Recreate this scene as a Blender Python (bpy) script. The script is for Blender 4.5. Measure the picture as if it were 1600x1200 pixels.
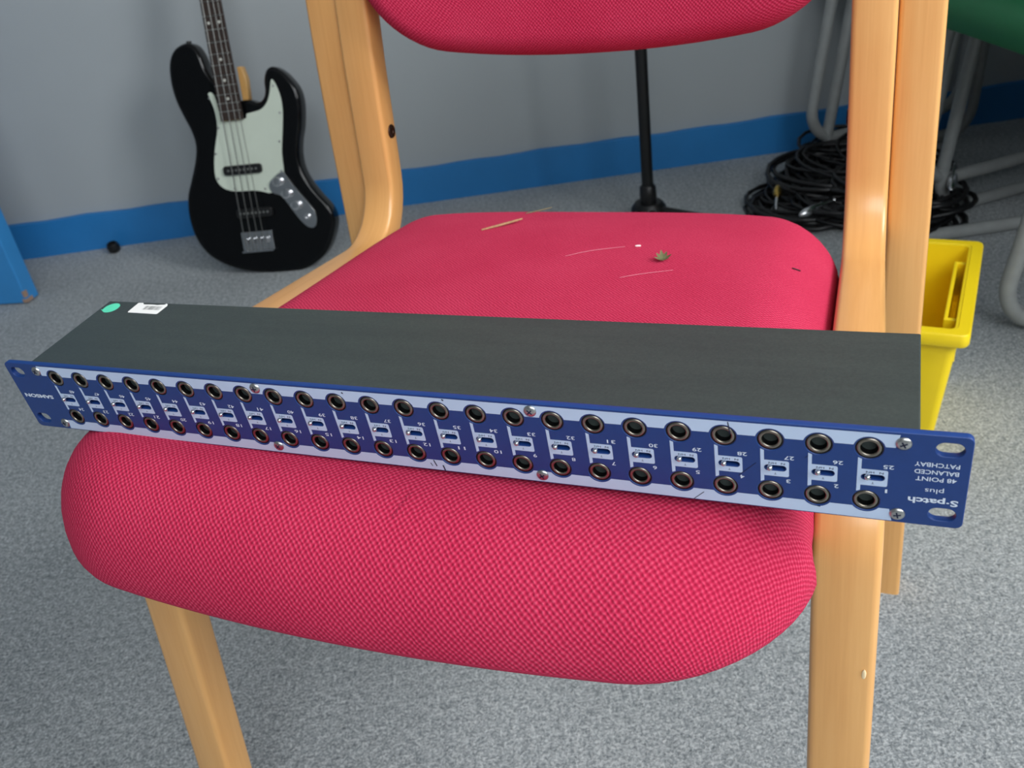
import bpy, bmesh, math, random
from mathutils import Vector, Matrix
from mathutils.bvhtree import BVHTree

for o in list(bpy.data.objects): bpy.data.objects.remove(o)
S = bpy.context.scene
COL = S.collection
PI = math.pi
random.seed(7)

# ------------------------------------------------------------------ camera
cam_d = bpy.data.cameras.new('camera'); cam = bpy.data.objects.new('camera', cam_d); COL.objects.link(cam)
cam_d.sensor_fit = 'HORIZONTAL'; cam_d.sensor_width = 36.0; cam_d.lens = 1400/1600*36.0
cam_d.clip_start = 0.02; cam_d.clip_end = 50
RC = ((0.98897410, -0.14808857, 0.0), (-0.07627857, -0.50940821, 0.85713759), (-0.12693228, -0.84768688, -0.51508751))
m = Matrix.Identity(4)
for i in range(3):
    m[i][0] = RC[i][0]; m[i][1] = -RC[i][1]; m[i][2] = -RC[i][2]
m[2][3] = 0.72
cam.matrix_world = m
cam_d.dof.use_dof = True; cam_d.dof.focus_distance = 0.44; cam_d.dof.aperture_fstop = 19
S.camera = cam

# ------------------------------------------------------------------ view, world, daylight
S.view_settings.view_transform = 'Standard'; S.view_settings.look = 'None'
S.view_settings.gamma = 1.0; S.view_settings.use_curve_mapping = False
S.view_settings.exposure = -0.05
w = bpy.data.worlds.new('World'); S.world = w; w.use_nodes = True
bg = w.node_tree.nodes['Background']; bg.inputs['Color'].default_value = (0.72, 0.86, 1.0, 1); bg.inputs['Strength'].default_value = 1.0

def area_light(name, loc, target, sx, sy, power, color):
    d = bpy.data.lights.new(name, 'AREA'); d.shape = 'RECTANGLE'; d.size = sx; d.size_y = sy; d.energy = power; d.color = color
    o = bpy.data.objects.new(name, d); COL.objects.link(o); o.location = loc
    o.rotation_euler = (Vector(target)-Vector(loc)).to_track_quat('-Z', 'Y').to_euler()
    return o
# daylight through the two windows (one in the right wall, one in the wall behind the camera)
area_light('daylight_right_window', (2.02, -0.45, 1.80), (0.0, -0.20, 0.4), 1.3, 1.3, 80, (0.98, 0.99, 1.0))
area_light('daylight_rear_window', (0.3, -1.42, 1.90), (0.1, 0.6, 0.0), 1.6, 1.1, 38, (0.94, 0.975, 1.0))

# ------------------------------------------------------------------ helpers
def tag(o, label=None, cat=None, group=None, kind=None):
    if label: o['label'] = label
    if cat: o['category'] = cat
    if group: o['group'] = group
    if kind: o['kind'] = kind
    return o
def empty(name, loc=(0, 0, 0), rz=0):
    o = bpy.data.objects.new(name, None); COL.objects.link(o); o.empty_display_size = .05
    o.location = loc; o.rotation_euler = (0, 0, rz); return o
def link(name, me, mat=None, parent=None, smooth=None):
    o = bpy.data.objects.new(name, me); COL.objects.link(o)
    if mat: me.materials.clear(); me.materials.append(mat)
    if parent: o.parent = parent
    if smooth is not None:
        for p in me.polygons: p.use_smooth = True
        me.set_sharp_from_angle(angle=math.radians(smooth))
    return o
def bm_obj(name, bm, mat, parent=None, smooth=None, recalc=True):
    if recalc: bmesh.ops.recalc_face_normals(bm, faces=bm.faces)
    me = bpy.data.meshes.new(name); bm.to_mesh(me); bm.free()
    return link(name, me, mat, parent, smooth)
def add_box(bm, lo, hi, bev=0, M=None):
    r = bmesh.ops.create_cube(bm, size=1); vs = r['verts']
    for v in vs:
        v.co = Vector(((lo[i]+hi[i])/2 + v.co[i]*(hi[i]-lo[i]) for i in range(3)))
    if bev > 0:
        es = list({e for v in vs for e in v.link_edges})
        q = bmesh.ops.bevel(bm, geom=es, offset=bev, segments=2, affect='EDGES', profile=.5)
        vs = list({v for f in q['faces'] for v in f.verts} | {v for v in vs if v.is_valid})
    if M:
        for v in vs: v.co = M @ v.co
    return vs
def box(name, lo, hi, mat, parent=None, bev=0, M=None, smooth=None):
    bm = bmesh.new(); add_box(bm, lo, hi, bev, M); return bm_obj(name, bm, mat, parent, smooth)
def add_lathe(bm, prof, n=24, M=None, cap=True):
    rings = []
    for r, z in prof:
        rings.append([bm.verts.new((r*math.cos(2*PI*k/n), r*math.sin(2*PI*k/n), z)) for k in range(n)])
    for a, b in zip(rings, rings[1:]):
        for k in range(n): bm.faces.new((a[k], a[(k+1) % n], b[(k+1) % n], b[k]))
    if cap:
        bm.faces.new(rings[0][::-1]); bm.faces.new(rings[-1])
    if M:
        for R in rings:
            for v in R: v.co = M @ v.co
def frames(pts, closed=False):
    n = len(pts); T = []
    for i in range(n):
        a = pts[i-1] if (i > 0 or closed) else pts[i]; b = pts[(i+1) % n] if (i < n-1 or closed) else pts[i]
        T.append((b-a).normalized())
    ref = Vector((0, 0, 1)) if abs(T[0].z) < .9 else Vector((1, 0, 0))
    N = [(ref - T[0]*ref.dot(T[0])).normalized()]
    for i in range(1, n):
        q = T[i-1].rotation_difference(T[i]); v = q @ N[-1]; N.append((v - T[i]*v.dot(T[i])).normalized())
    return T, N
def add_tube(bm, pts, r, n=10, closed=False):
    pts = [Vector(p) for p in pts]; T, N = frames(pts, closed); rings = []
    for i, p in enumerate(pts):
        B = T[i].cross(N[i]); rr = r[i] if isinstance(r, (list, tuple)) else r
        rings.append([bm.verts.new(p + N[i]*rr*math.cos(2*PI*k/n) + B*rr*math.sin(2*PI*k/n)) for k in range(n)])
    m_ = len(rings)
    for i in range(m_ if closed else m_-1):
        a, b = rings[i], rings[(i+1) % m_]
        for k in range(n): bm.faces.new((a[k], a[(k+1) % n], b[(k+1) % n], b[k]))
    if not closed: bm.faces.new(rings[0][::-1]); bm.faces.new(rings[-1])
def fillet(pts, rad, seg=8):
    """round the inner corners of a polyline"""
    pts = [Vector(p) for p in pts]; out = [pts[0]]
    for i in range(1, len(pts)-1):
        r = rad[i-1] if isinstance(rad, (list, tuple)) else rad
        a = (pts[i-1]-pts[i]); b = (pts[i+1]-pts[i]); ang = a.angle(b); d = r/math.tan(ang/2)
        d = min(d, a.length*.95, b.length*.95); r2 = d*math.tan(ang/2)
        p0 = pts[i]+a.normalized()*d; p1 = pts[i]+b.normalized()*d
        c = pts[i]+(a.normalized()+b.normalized()).normalized()*(r2/math.sin(ang/2))
        u = p0-c; v = p1-c; th = u.angle(v)
        for k in range(seg+1):
            t = k/seg; out.append(c+(u*math.sin((1-t)*th)+v*math.sin(t*th))/math.sin(th))
    out.append(pts[-1]); return out
def resample(pts, step):
    out = [pts[0]]
    for a, b in zip(pts, pts[1:]):
        n = max(1, int((b-a).length/step))
        for k in range(1, n+1): out.append(a.lerp(b, k/n))
    return out
def spline(pts, n=8, closed=False):
    P = [Vector(p) for p in pts]; m_ = len(P); out = []
    for i in range(m_ if closed else m_-1):
        p0 = P[i-1] if (i > 0 or closed) else P[i]; p1 = P[i]; p2 = P[(i+1) % m_]; p3 = P[(i+2) % m_] if (i+2 < m_ or closed) else P[(i+1) % m_]
        for k in range(n):
            t = k/n
            out.append(.5*((2*p1)+(p2-p0)*t+(2*p0-5*p1+4*p2-p3)*t*t+(3*p1-p0-3*p2+p3)*t**3))
    if not closed: out.append(P[-1])
    return out
def filled(contours, half=0.0, bevel=0.0, res=2):
    """flat filled shape with holes (even-odd), optionally extruded both ways, as a mesh"""
    cu = bpy.data.curves.new('shape', 'CURVE'); cu.dimensions = '2D'; cu.fill_mode = 'BOTH'
    cu.extrude = half; cu.bevel_depth = bevel; cu.bevel_resolution = res
    for c in contours:
        s = cu.splines.new('POLY'); s.points.add(len(c)-1)
        for p, q in zip(s.points, c): p.co = (q[0], q[1], 0, 1)
        s.use_cyclic_u = True
    ob = bpy.data.objects.new('shape', cu); COL.objects.link(ob)
    dg = bpy.context.evaluated_depsgraph_get(); me = bpy.data.meshes.new_from_object(ob.evaluated_get(dg))
    bpy.data.objects.remove(ob); bpy.data.curves.remove(cu)
    return me
def arc(cx, cy, r, a0, a1, n): return [(cx+r*math.cos(a0+(a1-a0)*k/n), cy+r*math.sin(a0+(a1-a0)*k/n)) for k in range(n+1)]
def circle(cx, cy, r, n=28): return arc(cx, cy, r, 0, 2*PI*(n-1)/n, n-1)
def rrect(x0, y0, x1, y1, r, n=5):
    return arc(x1-r, y1-r, r, 0, PI/2, n)+arc(x0+r, y1-r, r, PI/2, PI, n)+arc(x0+r, y0+r, r, PI, 1.5*PI, n)+arc(x1-r, y0+r, r, 1.5*PI, 2*PI, n)

# ------------------------------------------------------------------ materials
def srgb(r, g, b):
    f = lambda c: (c/255/12.92) if c/255 <= .04045 else ((c/255+.055)/1.055)**2.4
    return (f(r), f(g), f(b), 1)
class NT:
    def __init__(s, name):
        s.mat = bpy.data.materials.new(name); s.mat.use_nodes = True; s.t = s.mat.node_tree; s.n = s.t.nodes; s.l = s.t.links
        s.b = s.n['Principled BSDF']
    def node(s, t, **kw):
        x = s.n.new(t)
        for k, v in kw.items():
            if k in x.inputs: x.inputs[k].default_value = v
            else: setattr(x, k, v)
        return x
    def link(s, a, b): s.l.new(a, b)
    def ramp(s, fac, stops):
        r = s.n.new('ShaderNodeValToRGB'); e = r.color_ramp.elements
        while len(e) < len(stops): e.new(.5)
        for x, (p, c) in zip(e, stops): x.position = p; x.color = c
        s.link(fac, r.inputs['Fac']); return r.outputs['Color']
    def math(s, op, a, b=None):
        x = s.n.new('ShaderNodeMath'); x.operation = op
        for i, v in enumerate((a, b)):
            if v is None: continue
            if isinstance(v, (int, float)): x.inputs[i].default_value = v
            else: s.link(v, x.inputs[i])
        return x.outputs[0]
    def bump(s, h, strength=.3, dist=.001):
        x = s.n.new('ShaderNodeBump'); x.inputs['Strength'].default_value = strength; x.inputs['Distance'].default_value = dist
        s.link(h, x.inputs['Height']); s.link(x.outputs[0], s.b.inputs['Normal'])
    def coord(s, out='Object', scale=None):
        c = s.n.new('ShaderNodeTexCoord').outputs[out]
        if scale is None: return c
        mp = s.n.new('ShaderNodeMapping'); mp.inputs['Scale'].default_value = scale; s.link(c, mp.inputs[0]); return mp.outputs[0]
    def noise(s, vec, scale, detail=3, rough=.5):
        x = s.n.new('ShaderNodeTexNoise'); x.inputs['Scale'].default_value = scale; x.inputs['Detail'].default_value = detail; x.inputs['Roughness'].default_value = rough
        s.link(vec, x.inputs['Vector']); return x.outputs['Fac']
def simple(name, col, rough=.5, metal=0, spec=.5, var=.06, scale=30, bump=0, coat=0):
    t = NT(name); b = t.b
    b.inputs['Roughness'].default_value = rough; b.inputs['Metallic'].default_value = metal
    b.inputs['Specular IOR Level'].default_value = spec; b.inputs['Coat Weight'].default_value = coat; b.inputs['Coat Roughness'].default_value = .08
    n = t.noise(t.coord(), scale, 4, .6)
    lo = tuple(c*(1-var) for c in col[:3])+(1,); hi = tuple(min(1, c*(1+var)) for c in col[:3])+(1,)
    t.link(t.ramp(n, [(.3, lo), (.7, hi)]), b.inputs['Base Color'])
    if bump: t.bump(n, bump, .0006)
    return t.mat

def mat_wood():
    t = NT('beech_lacquer')
    uv = t.coord('UV')
    a = t.node('ShaderNodeMapping'); a.inputs['Scale'].default_value = (70, 3.0, 1); t.link(uv, a.inputs[0])
    n1 = t.noise(a.outputs[0], 1.0, 5, .6)
    b_ = t.node('ShaderNodeMapping'); b_.inputs['Scale'].default_value = (420, 14, 1); t.link(uv, b_.inputs[0])
    n2 = t.noise(b_.outputs[0], 1.0, 3, .6)
    mixv = t.math('ADD', t.math('MULTIPLY', n1, .65), t.math('MULTIPLY', n2, .35))
    t.link(t.ramp(mixv, [(.25, srgb(216, 154, 88)), (.5, srgb(228, 170, 102)), (.75, srgb(236, 182, 114))]), t.b.inputs['Base Color'])
    t.b.inputs['Roughness'].default_value = .34; t.b.inputs['Coat Weight'].default_value = .35; t.b.inputs['Coat Roughness'].default_value = .22
    t.bump(n2, .06, .0004); return t.mat
def mat_fabric(name, dark, mid, light, pitch=.0030, marks=()):
    t = NT(name); uv = t.coord('UV')
    sep = t.node('ShaderNodeSeparateXYZ'); 
    wob = t.node('ShaderNodeTexNoise'); wob.inputs['Scale'].default_value = 220; wob.inputs['Detail'].default_value = 2; t.link(uv, wob.inputs['Vector'])
    mx = t.node('ShaderNodeVectorMath', operation='MULTIPLY_ADD'); t.link(wob.outputs['Color'], mx.inputs[0]); mx.inputs[1].default_value = (.0019, .0019, 0); t.link(uv, mx.inputs[2])
    t.link(mx.outputs[0], sep.inputs[0])
    k = 2*PI/pitch
    sx = t.math('SINE', t.math('MULTIPLY', sep.outputs[0], k)); sy = t.math('SINE', t.math('MULTIPLY', sep.outputs[1], k))
    wv = t.math('ADD', t.math('MULTIPLY', t.math('MULTIPLY', sx, sy), .5), .5)
    n = t.noise(uv, 900, 3, .7); big = t.noise(uv, 14, 3, .5)
    h = t.math('ADD', t.math('MULTIPLY', wv, .75), t.math('MULTIPLY', n, .25))
    f = t.math('ADD', t.math('MULTIPLY', h, .8), t.math('MULTIPLY', big, .22))
    colr = t.ramp(f, [(.22, dark), (.5, mid), (.86, light)])
    for (ax, ay, bx, by, wd) in marks:      # rubbed-in dark pencil-like mark in the weave
        s2 = t.node('ShaderNodeSeparateXYZ'); t.link(uv, s2.inputs[0]); dx, dy = bx-ax, by-ay; L2 = dx*dx+dy*dy
        px = t.math('SUBTRACT', s2.outputs[0], ax); py = t.math('SUBTRACT', s2.outputs[1], ay)
        tt = t.math('DIVIDE', t.math('ADD', t.math('MULTIPLY', px, dx), t.math('MULTIPLY', py, dy)), L2)
        tc = t.math('MINIMUM', t.math('MAXIMUM', tt, 0), 1)
        ex = t.math('SUBTRACT', px, t.math('MULTIPLY', tc, dx)); ey = t.math('SUBTRACT', py, t.math('MULTIPLY', tc, dy))
        ds = t.math('SQRT', t.math('ADD', t.math('MULTIPLY', ex, ex), t.math('MULTIPLY', ey, ey)))
        mk = t.math('MULTIPLY', t.math('LESS_THAN', ds, wd), t.math('MULTIPLY', t.math('GREATER_THAN', t.noise(uv, 1400, 2, .6), .5), .45))
        mx2 = t.node('ShaderNodeMix', data_type='RGBA'); t.link(mk, mx2.inputs[0]); t.link(colr, mx2.inputs[6]); mx2.inputs[7].default_value = srgb(92, 22, 46); colr = mx2.outputs[2]
    t.link(colr, t.b.inputs['Base Color'])
    t.b.inputs['Roughness'].default_value = .92; t.b.inputs['Specular IOR Level'].default_value = .15
    t.b.inputs['Sheen Weight'].default_value = .15; t.b.inputs['Sheen Roughness'].default_value = .5; t.b.inputs['Sheen Tint'].default_value = light
    t.bump(h, .55, .0011); return t.mat
def mat_carpet():
    t = NT('flecked_grey_carpet'); c = t.coord('Object')
    a = t.noise(c, 330, 5, .75); b2 = t.noise(c, 120, 3, .6); big = t.noise(c, 3, 2, .5)
    v = t.math('ADD', t.math('ADD', t.math('MULTIPLY', a, .72), t.math('MULTIPLY', b2, .23)), t.math('MULTIPLY', big, .1))
    t.link(t.ramp(v, [(.37, srgb(98, 105, 108)), (.5, srgb(166, 172, 175)), (.63, srgb(232, 236, 236))]), t.b.inputs['Base Color'])
    t.b.inputs['Roughness'].default_value = .97; t.b.inputs['Specular IOR Level'].default_value = .1
    t.bump(a, .9, .004); return t.mat
def mat_wall():
    t = NT('grey_white_wall_paint'); c = t.coord('Object')
    n = t.noise(c, 1.7, 3, .5); f = t.noise(c, 180, 3, .6)
    t.link(t.ramp(n, [(.3, srgb(168, 174, 177)), (.7, srgb(178, 184, 186))]), t.b.inputs['Base Color'])
    t.b.inputs['Roughness'].default_value = .7; t.bump(f, .12, .001); return t.mat
def mat_blue(name, base, chip=0.0):
    t = NT(name); c = t.coord('Object')
    n = t.noise(c, 6, 4, .6)
    lo = tuple(x*.9 for x in base[:3])+(1,)
    t.link(t.ramp(n, [(.35, lo), (.65, base)]), t.b.inputs['Base Color'])
    t.b.inputs['Roughness'].default_value = .42; t.bump(t.noise(c, 60, 3, .6), .12, .001); return t.mat
def mat_chassis():
    t = NT('dark_green_grey_steel'); c = t.coord('Object', (1, 1, 1))
    n = t.noise(c, 900, 3, .6); s_ = t.noise(t.coord('Object', (6, 500, 60)), 1, 4, .7)
    v = t.math('ADD', t.math('MULTIPLY', n, .5), t.math('MULTIPLY', s_, .5))
    t.link(t.ramp(v, [(.35, srgb(52, 59, 58)), (.6, srgb(62, 70, 67)), (.78, srgb(74, 80, 76))]), t.b.inputs['Base Color'])
    t.b.inputs['Roughness'].default_value = .48; t.b.inputs['Specular IOR Level'].default_value = .4; t.bump(n, .15, .0003); return t.mat
def mat_green_plastic():
    return simple('green_moulded_plastic', srgb(24, 112, 66), .5, var=.05, scale=12)

M = dict(
    wood=mat_wood(),
    fabric=mat_fabric('red_woven_upholstery', srgb(164, 26, 59), srgb(194, 42, 78), srgb(218, 80, 110), marks=((.0318, .2850, .0285, .2735, .0010),)),
    carpet=mat_carpet(), wall=mat_wall(),
    ceiling=simple('white_ceiling', srgb(200, 201, 200), .9, var=.02),
    skirt=mat_blue('blue_gloss_skirting_paint', srgb(44, 130, 198)), bluepanel=mat_blue('blue_panel_paint', srgb(58, 146, 214)),
    chip=simple('bare_wood_chip', srgb(170, 140, 120), .8),
    chassis=mat_chassis(),
    plate=simple('navy_blue_anodised_panel', srgb(26, 60, 124), .42, spec=.5, var=.04, scale=200),
    print_light=simple('pale_blue_print', srgb(196, 214, 240), .5, var=.02, scale=100),
    print_white=simple('white_lettering_ink', srgb(222, 232, 246), .5, var=.02), print_dark=simple('dark_lettering_ink', srgb(40, 52, 84), .5, var=.02),
    nickel=simple('nickel_jack_ring', srgb(150, 142, 130), .34, 1, var=.1, scale=400), jackblack=simple('jack_bore_black', srgb(5, 5, 6), .5, spec=.2, var=.1),
    bezel=simple('jack_black_washer', srgb(22, 22, 28), .4), chrome=simple('chrome', srgb(214, 214, 216), .16, 1, var=.03),
    screw=simple('zinc_screw', srgb(190, 190, 188), .32, 1, var=.08, scale=500), scratch=simple('scratch_dark', srgb(22, 30, 60), .6),
    sticker_green=simple('green_round_sticker', srgb(96, 226, 184), .5, var=.06, scale=300), sticker_white=simple('white_paper_label', srgb(246, 246, 242), .7, var=.01),
    ink=simple('black_barcode_ink', srgb(70, 72, 70), .7, var=.02),
    bassblack=simple('black_gloss_polyester', srgb(10, 11, 13), .09, spec=.3, var=.05), guard=simple('mint_white_pickguard', srgb(212, 222, 206), .35, var=.02),
    rosewood=simple('rosewood_fingerboard', srgb(52, 38, 32), .5, var=.2, scale=90), maple=simple('maple_neck', srgb(206, 160, 96), .35, var=.08),
    fret=simple('fret_wire', srgb(176, 176, 170), .35, 1), string=simple('steel_string', srgb(150, 150, 146), .35, 1), pearl=simple('pearl_dot', srgb(214, 214, 204), .3),
    blackplastic=simple('black_plastic', srgb(20, 20, 21), .4, var=.08), rubber=simple('black_rubber_cable', srgb(20, 20, 22), .42, var=.12, scale=60),
    standblack=simple('black_painted_steel', srgb(16, 17, 18), .45), gold=simple('gold_plug', srgb(210, 176, 96), .25, 1),
    yellow=simple('yellow_polypropylene', srgb(246, 214, 24), .38, var=.02, scale=20), greytube=simple('grey_painted_steel_tube', srgb(150, 153, 152), .4, var=.08, scale=40),
    green=mat_green_plastic(), brownbolt=simple('dark_bronze_bolt', srgb(62, 36, 22), .35, .6),
    leaf=simple('dry_leaf', srgb(150, 152, 108), .8, var=.15, scale=900), twig=simple('dry_twig', srgb(170, 132, 96), .8, var=.25, scale=500),
    stem=simple('grass_stem', srgb(120, 112, 84), .8, var=.2, scale=400), thread=simple('pink_thread', srgb(232, 150, 168), .9), lint=simple('white_lint', srgb(250, 226, 226), .9), darkbit=simple('dark_crumb', srgb(48, 22, 30), .8),
    cabinet=simple('dark_grey_enamel_steel', srgb(62, 65, 67), .45, var=.03),
    winframe=simple('white_window_frame', srgb(232, 234, 234), .4, var=.02), board=simple('dark_plywood', srgb(92, 62, 40), .7, var=.1),
)
def mat_glass():
    t = NT('window_glass'); t.b.inputs['Transmission Weight'].default_value = 1; t.b.inputs['Roughness'].default_value = 0; t.b.inputs['IOR'].default_value = 1.02
    t.b.inputs['Base Color'].default_value = (1, 1, 1, 1); return t.mat
M['glass'] = mat_glass()

# ------------------------------------------------------------------ the room
X0, X1, Y0, ZC = -3.4, 1.9, -1.3, 2.6
WA = math.radians(-1.31)
def struct(o, label, cat): return tag(o, label, cat, kind='structure')
struct(box('floor', (X0-.1, Y0-.1, -.06), (X1+.1, 2.35, 0), M['carpet']), 'grey flecked office carpet covering the floor', 'floor')
struct(box('ceiling', (X0-.1, Y0-.1, ZC), (X1+.1, 2.35, ZC+.08), M['ceiling']), 'plain white ceiling', 'ceiling')
wb = box('wall_back', (-3.55, 0, 0), (2.65, .12, ZC), M['wall']); wb.location = (0, 2.112, 0); wb.rotation_euler = (0, 0, WA)
struct(wb, 'grey white painted wall behind the guitar', 'wall')
struct(box('wall_left', (X0-.1, Y0, 0), (X0, 2.3, ZC), M['wall']), 'grey white painted side wall', 'wall')
def wall_with_window(name, lo, hi, axis, a0, a1, z0, z1, label):
    """wall slab with a window opening, axis = the long horizontal axis"""
    bm = bmesh.new()
    def seg(p, q, zz0, zz1):
        l = list(lo); h = list(hi); l[axis] = p; h[axis] = q; l[2] = zz0; h[2] = zz1; add_box(bm, l, h)
    seg(lo[axis], a0, 0, ZC); seg(a1, hi[axis], 0, ZC); seg(a0, a1, 0, z0); seg(a0, a1, z1, ZC)
    return struct(bm_obj(name, bm, M['wall']), label, 'wall')
wall_with_window('wall_right', (X1, Y0, 0), (X1+.1, 2.3, ZC), 1, -1.1, .2, 1.10, 2.45, 'grey white side wall with a wide window')
wall_with_window('wall_front', (X0, Y0-.1, 0), (X1, Y0, ZC), 0, -.5, 1.1, 1.30, 2.45, 'grey white wall with a window opposite the guitar')
def window(name, c, axis, half, z0, z1, label):
    e = empty(name, c)
    def part(n, a0, a1, zz0, zz1, d, mt):
        lo = [-d, -d, zz0]; hi = [d, d, zz1]; lo[axis] = a0; hi[axis] = a1
        return box(n, lo, hi, mt, e)
    t = .05
    part('frame_rail', -half, half, z0, z0+t, .03, M['winframe']); part('frame_rail', -half, half, z1-t, z1, .03, M['winframe'])
    part('frame_stile', -half, -half+t, z0+t, z1-t, .03, M['winframe']); part('frame_stile', half-t, half, z0+t, z1-t, .03, M['winframe'])
    part('mullion', -t/2, t/2, z0+t, z1-t, .025, M['winframe'])
    return tag(e, label, 'window', kind='structure')
window('window_1', (X1+.05, -.45, 0), 1, .65, 1.10, 2.45, 'white framed window in the side wall')
window('window_2', (.3, Y0-.05, 0), 0, .8, 1.30, 2.45, 'white framed window opposite the guitar')
# blue skirting along the back wall, top edge slightly uneven as painted
bm = bmesh.new(); n = 120; top = []; bot = []
for k in range(n+1):
    x = -3.4+6.0*k/n; h = .0862+.0016*math.sin(k*1.7)+.0012*math.sin(k*.53+1)
    top.append((bm.verts.new((x, -.014, h-.002)), bm.verts.new((x, -.010, h)), bm.verts.new((x, .001, h)))); bot.append((bm.verts.new((x, -.014, 0)), bm.verts.new((x, .001, 0))))
for k in range(n):
    a, b = top[k], top[k+1]; c, d = bot[k], bot[k+1]
    bm.faces.new((c[0], d[0], b[0], a[0])); bm.faces.new((a[0], b[0], b[1], a[1])); bm.faces.new((a[1], b[1], b[2], a[2])); bm.faces.new((c[1], a[2], b[2], d[1]))
sk = bm_obj('baseboard_back', bm, M['skirt']); sk.location = (0, 2.112, 0); sk.rotation_euler = (0, 0, WA)
struct(sk, 'bright blue painted skirting board along the wall', 'baseboard')
# open blue door whose free edge stands at the left
d = empty('door_1', (-1.010, 1.832, 0), math.radians(168))
box('door_leaf', (0, -.042, .002), (.78, 0, 2.0), M['bluepanel'], d, bev=.003)
box('paint_chip', (-.0012, -.020, .004), (.010, .0006, .012), M['chip'], d); box('paint_chip', (-.0010, -.010, .016), (.004, .0006, .030), M['chip'], d)
struct(d, 'bright blue painted door edge with a chipped lower corner', 'door')

# ------------------------------------------------------------------ red upholstered chair (local x = sideways, y = depth-0.5, z up)
A = .4163; UC = -.2182; YO = .5
HI, W1, W2, SP = .2077, .0325, .033, .0304
chair = empty('upholstered_chair', (math.cos(A)*UC+math.sin(A)*YO, -math.sin(A)*UC+math.cos(A)*YO, 0), -A)
tag(chair, 'beech bentwood chair with red woven seat and back, holding the rack unit', 'chair')
CM = Matrix.Translation(chair.location) @ Matrix.Rotation(-A, 4, 'Z')
railz = lambda v: .4221-.1188*(v-.55)
def lean(z): return .3*max(0, min(z, .62)-.5)**2 + max(0, z-.62)*.14
def sweep(name, path, side, off, width, thick, sgn=1, r=.004):
    """rectangular laminated timber following a (depth, height) path; path line = front/upper face"""
    bm = bmesh.new(); uvl = bm.loops.layers.uv.new('UVMap')
    T, _ = frames([Vector((p.x, p.y, 0)) for p in path]); rings = []; L = 0; Ls = []
    prof = []
    for (cx, cy, a0) in ((width-r, -r, 0), (r, -r, PI/2), (r, -thick+r, PI), (width-r, -thick+r, 1.5*PI)):
        for k in range(4): a = a0+PI/2*k/3; prof.append((cx+r*math.cos(a), cy+r*math.sin(a)))
    per = [0]
    for a, b in zip(prof, prof[1:]+prof[:1]): per.append(per[-1]+math.hypot(b[0]-a[0], b[1]-a[1]))
    for i, p in enumerate(path):
        if i: L += (p-path[i-1]).length
        Ls.append(L); t = T[i]; nx, ny = -t.y*sgn, t.x*sgn; ring = []
        for (px, py) in prof:
            v = p.x+nx*py; z = p.y+ny*py
            ring.append(bm.verts.new((side*(off+px+SP*(.45-z)), v-YO, z)))
        rings.append(ring)
    n = len(prof)
    for i in range(len(rings)-1):
        for k in range(n):
            f = bm.faces.new((rings[i][k], rings[i][(k+1) % n], rings[i+1][(k+1) % n], rings[i+1][k]))
            for lp, uv in zip(f.loops, ((per[k], Ls[i]), (per[k+1], Ls[i]), (per[k+1], Ls[i+1]), (per[k], Ls[i+1]))): lp[uvl].uv = (uv[0]+side*.3+off, uv[1]+off*7+side)
    for rg, l in ((rings[0], 0), (rings[-1], L)):
        f = bm.faces.new(rg)
        for lp, q in zip(f.loops, prof): lp[uvl].uv = (q[0], q[1]+l)
    return bm_obj(name, bm, M['wood'], chair, 35)
leg_v = lambda z: .3486-.0961*(.4-z)
up_v = lambda z: .747+.037*(z-.45)+lean(z)
zt = railz(leg_v(.445))
key = [Vector((leg_v(0), 0)), Vector((leg_v(.445), zt)), Vector((up_v(.40), railz(up_v(.40)))), Vector((up_v(.56), .56)), Vector((up_v(.62), .62)), Vector((up_v(.95), .95))]
key3 = [Vector((k.x, k.y, 0)) for k in key]
path = [Vector((p.x, p.y)) for p in resample([Vector(p) for p in fillet(key3, [.045, .052, .3, .3], 10)], .03)]
slab_key = [Vector((.7504+.0144*z+lean(z), z, 0)) for z in (0, .2, .4, .5, .53, .56, .59, .62, .7, .8, .96)]
slab = [Vector((p.x, p.y)) for p in resample(slab_key, .04)]
for side in (-1, 1):
    o = sweep('bentwood_side_frame', path, side, HI, W1, .027, 1)
    o = sweep('rear_leg', slab, side, HI+W1+.0006, W2, .030, 1)
# barrel bolts through the inner faces of the uprights
for side in (-1, 1):
    bm = bmesh.new(); x = side*(HI+SP*(.45-.5))
    add_lathe(bm, [(.0001, 0), (.0030, 0), (.0034, .0006), (.0060, .0012), (.0066, .0004), (.0066, -.004)], 18, Matrix.Translation((x, .765-YO, .497)) @ Matrix.Rotation(-side*PI/2, 4, 'Y'))
    bm_obj('barrel_bolt', bm, M['brownbolt'], chair, 30)
# small chips in the lacquer of the right front leg
bm = bmesh.new(); bmesh.ops.create_icosphere(bm, subdivisions=2, radius=1)
zz = .333
for v in bm.verts: v.co = Vector((HI+W1*.83+SP*(.45-zz)+v.co.x*.0012, leg_v(zz)-YO+v.co.y*.0005, zz+v.co.z*.004))
bm_obj('lacquer_chip', bm, simple('pale_lacquer_chip', srgb(248, 222, 176), .6), chair, 60)

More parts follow.
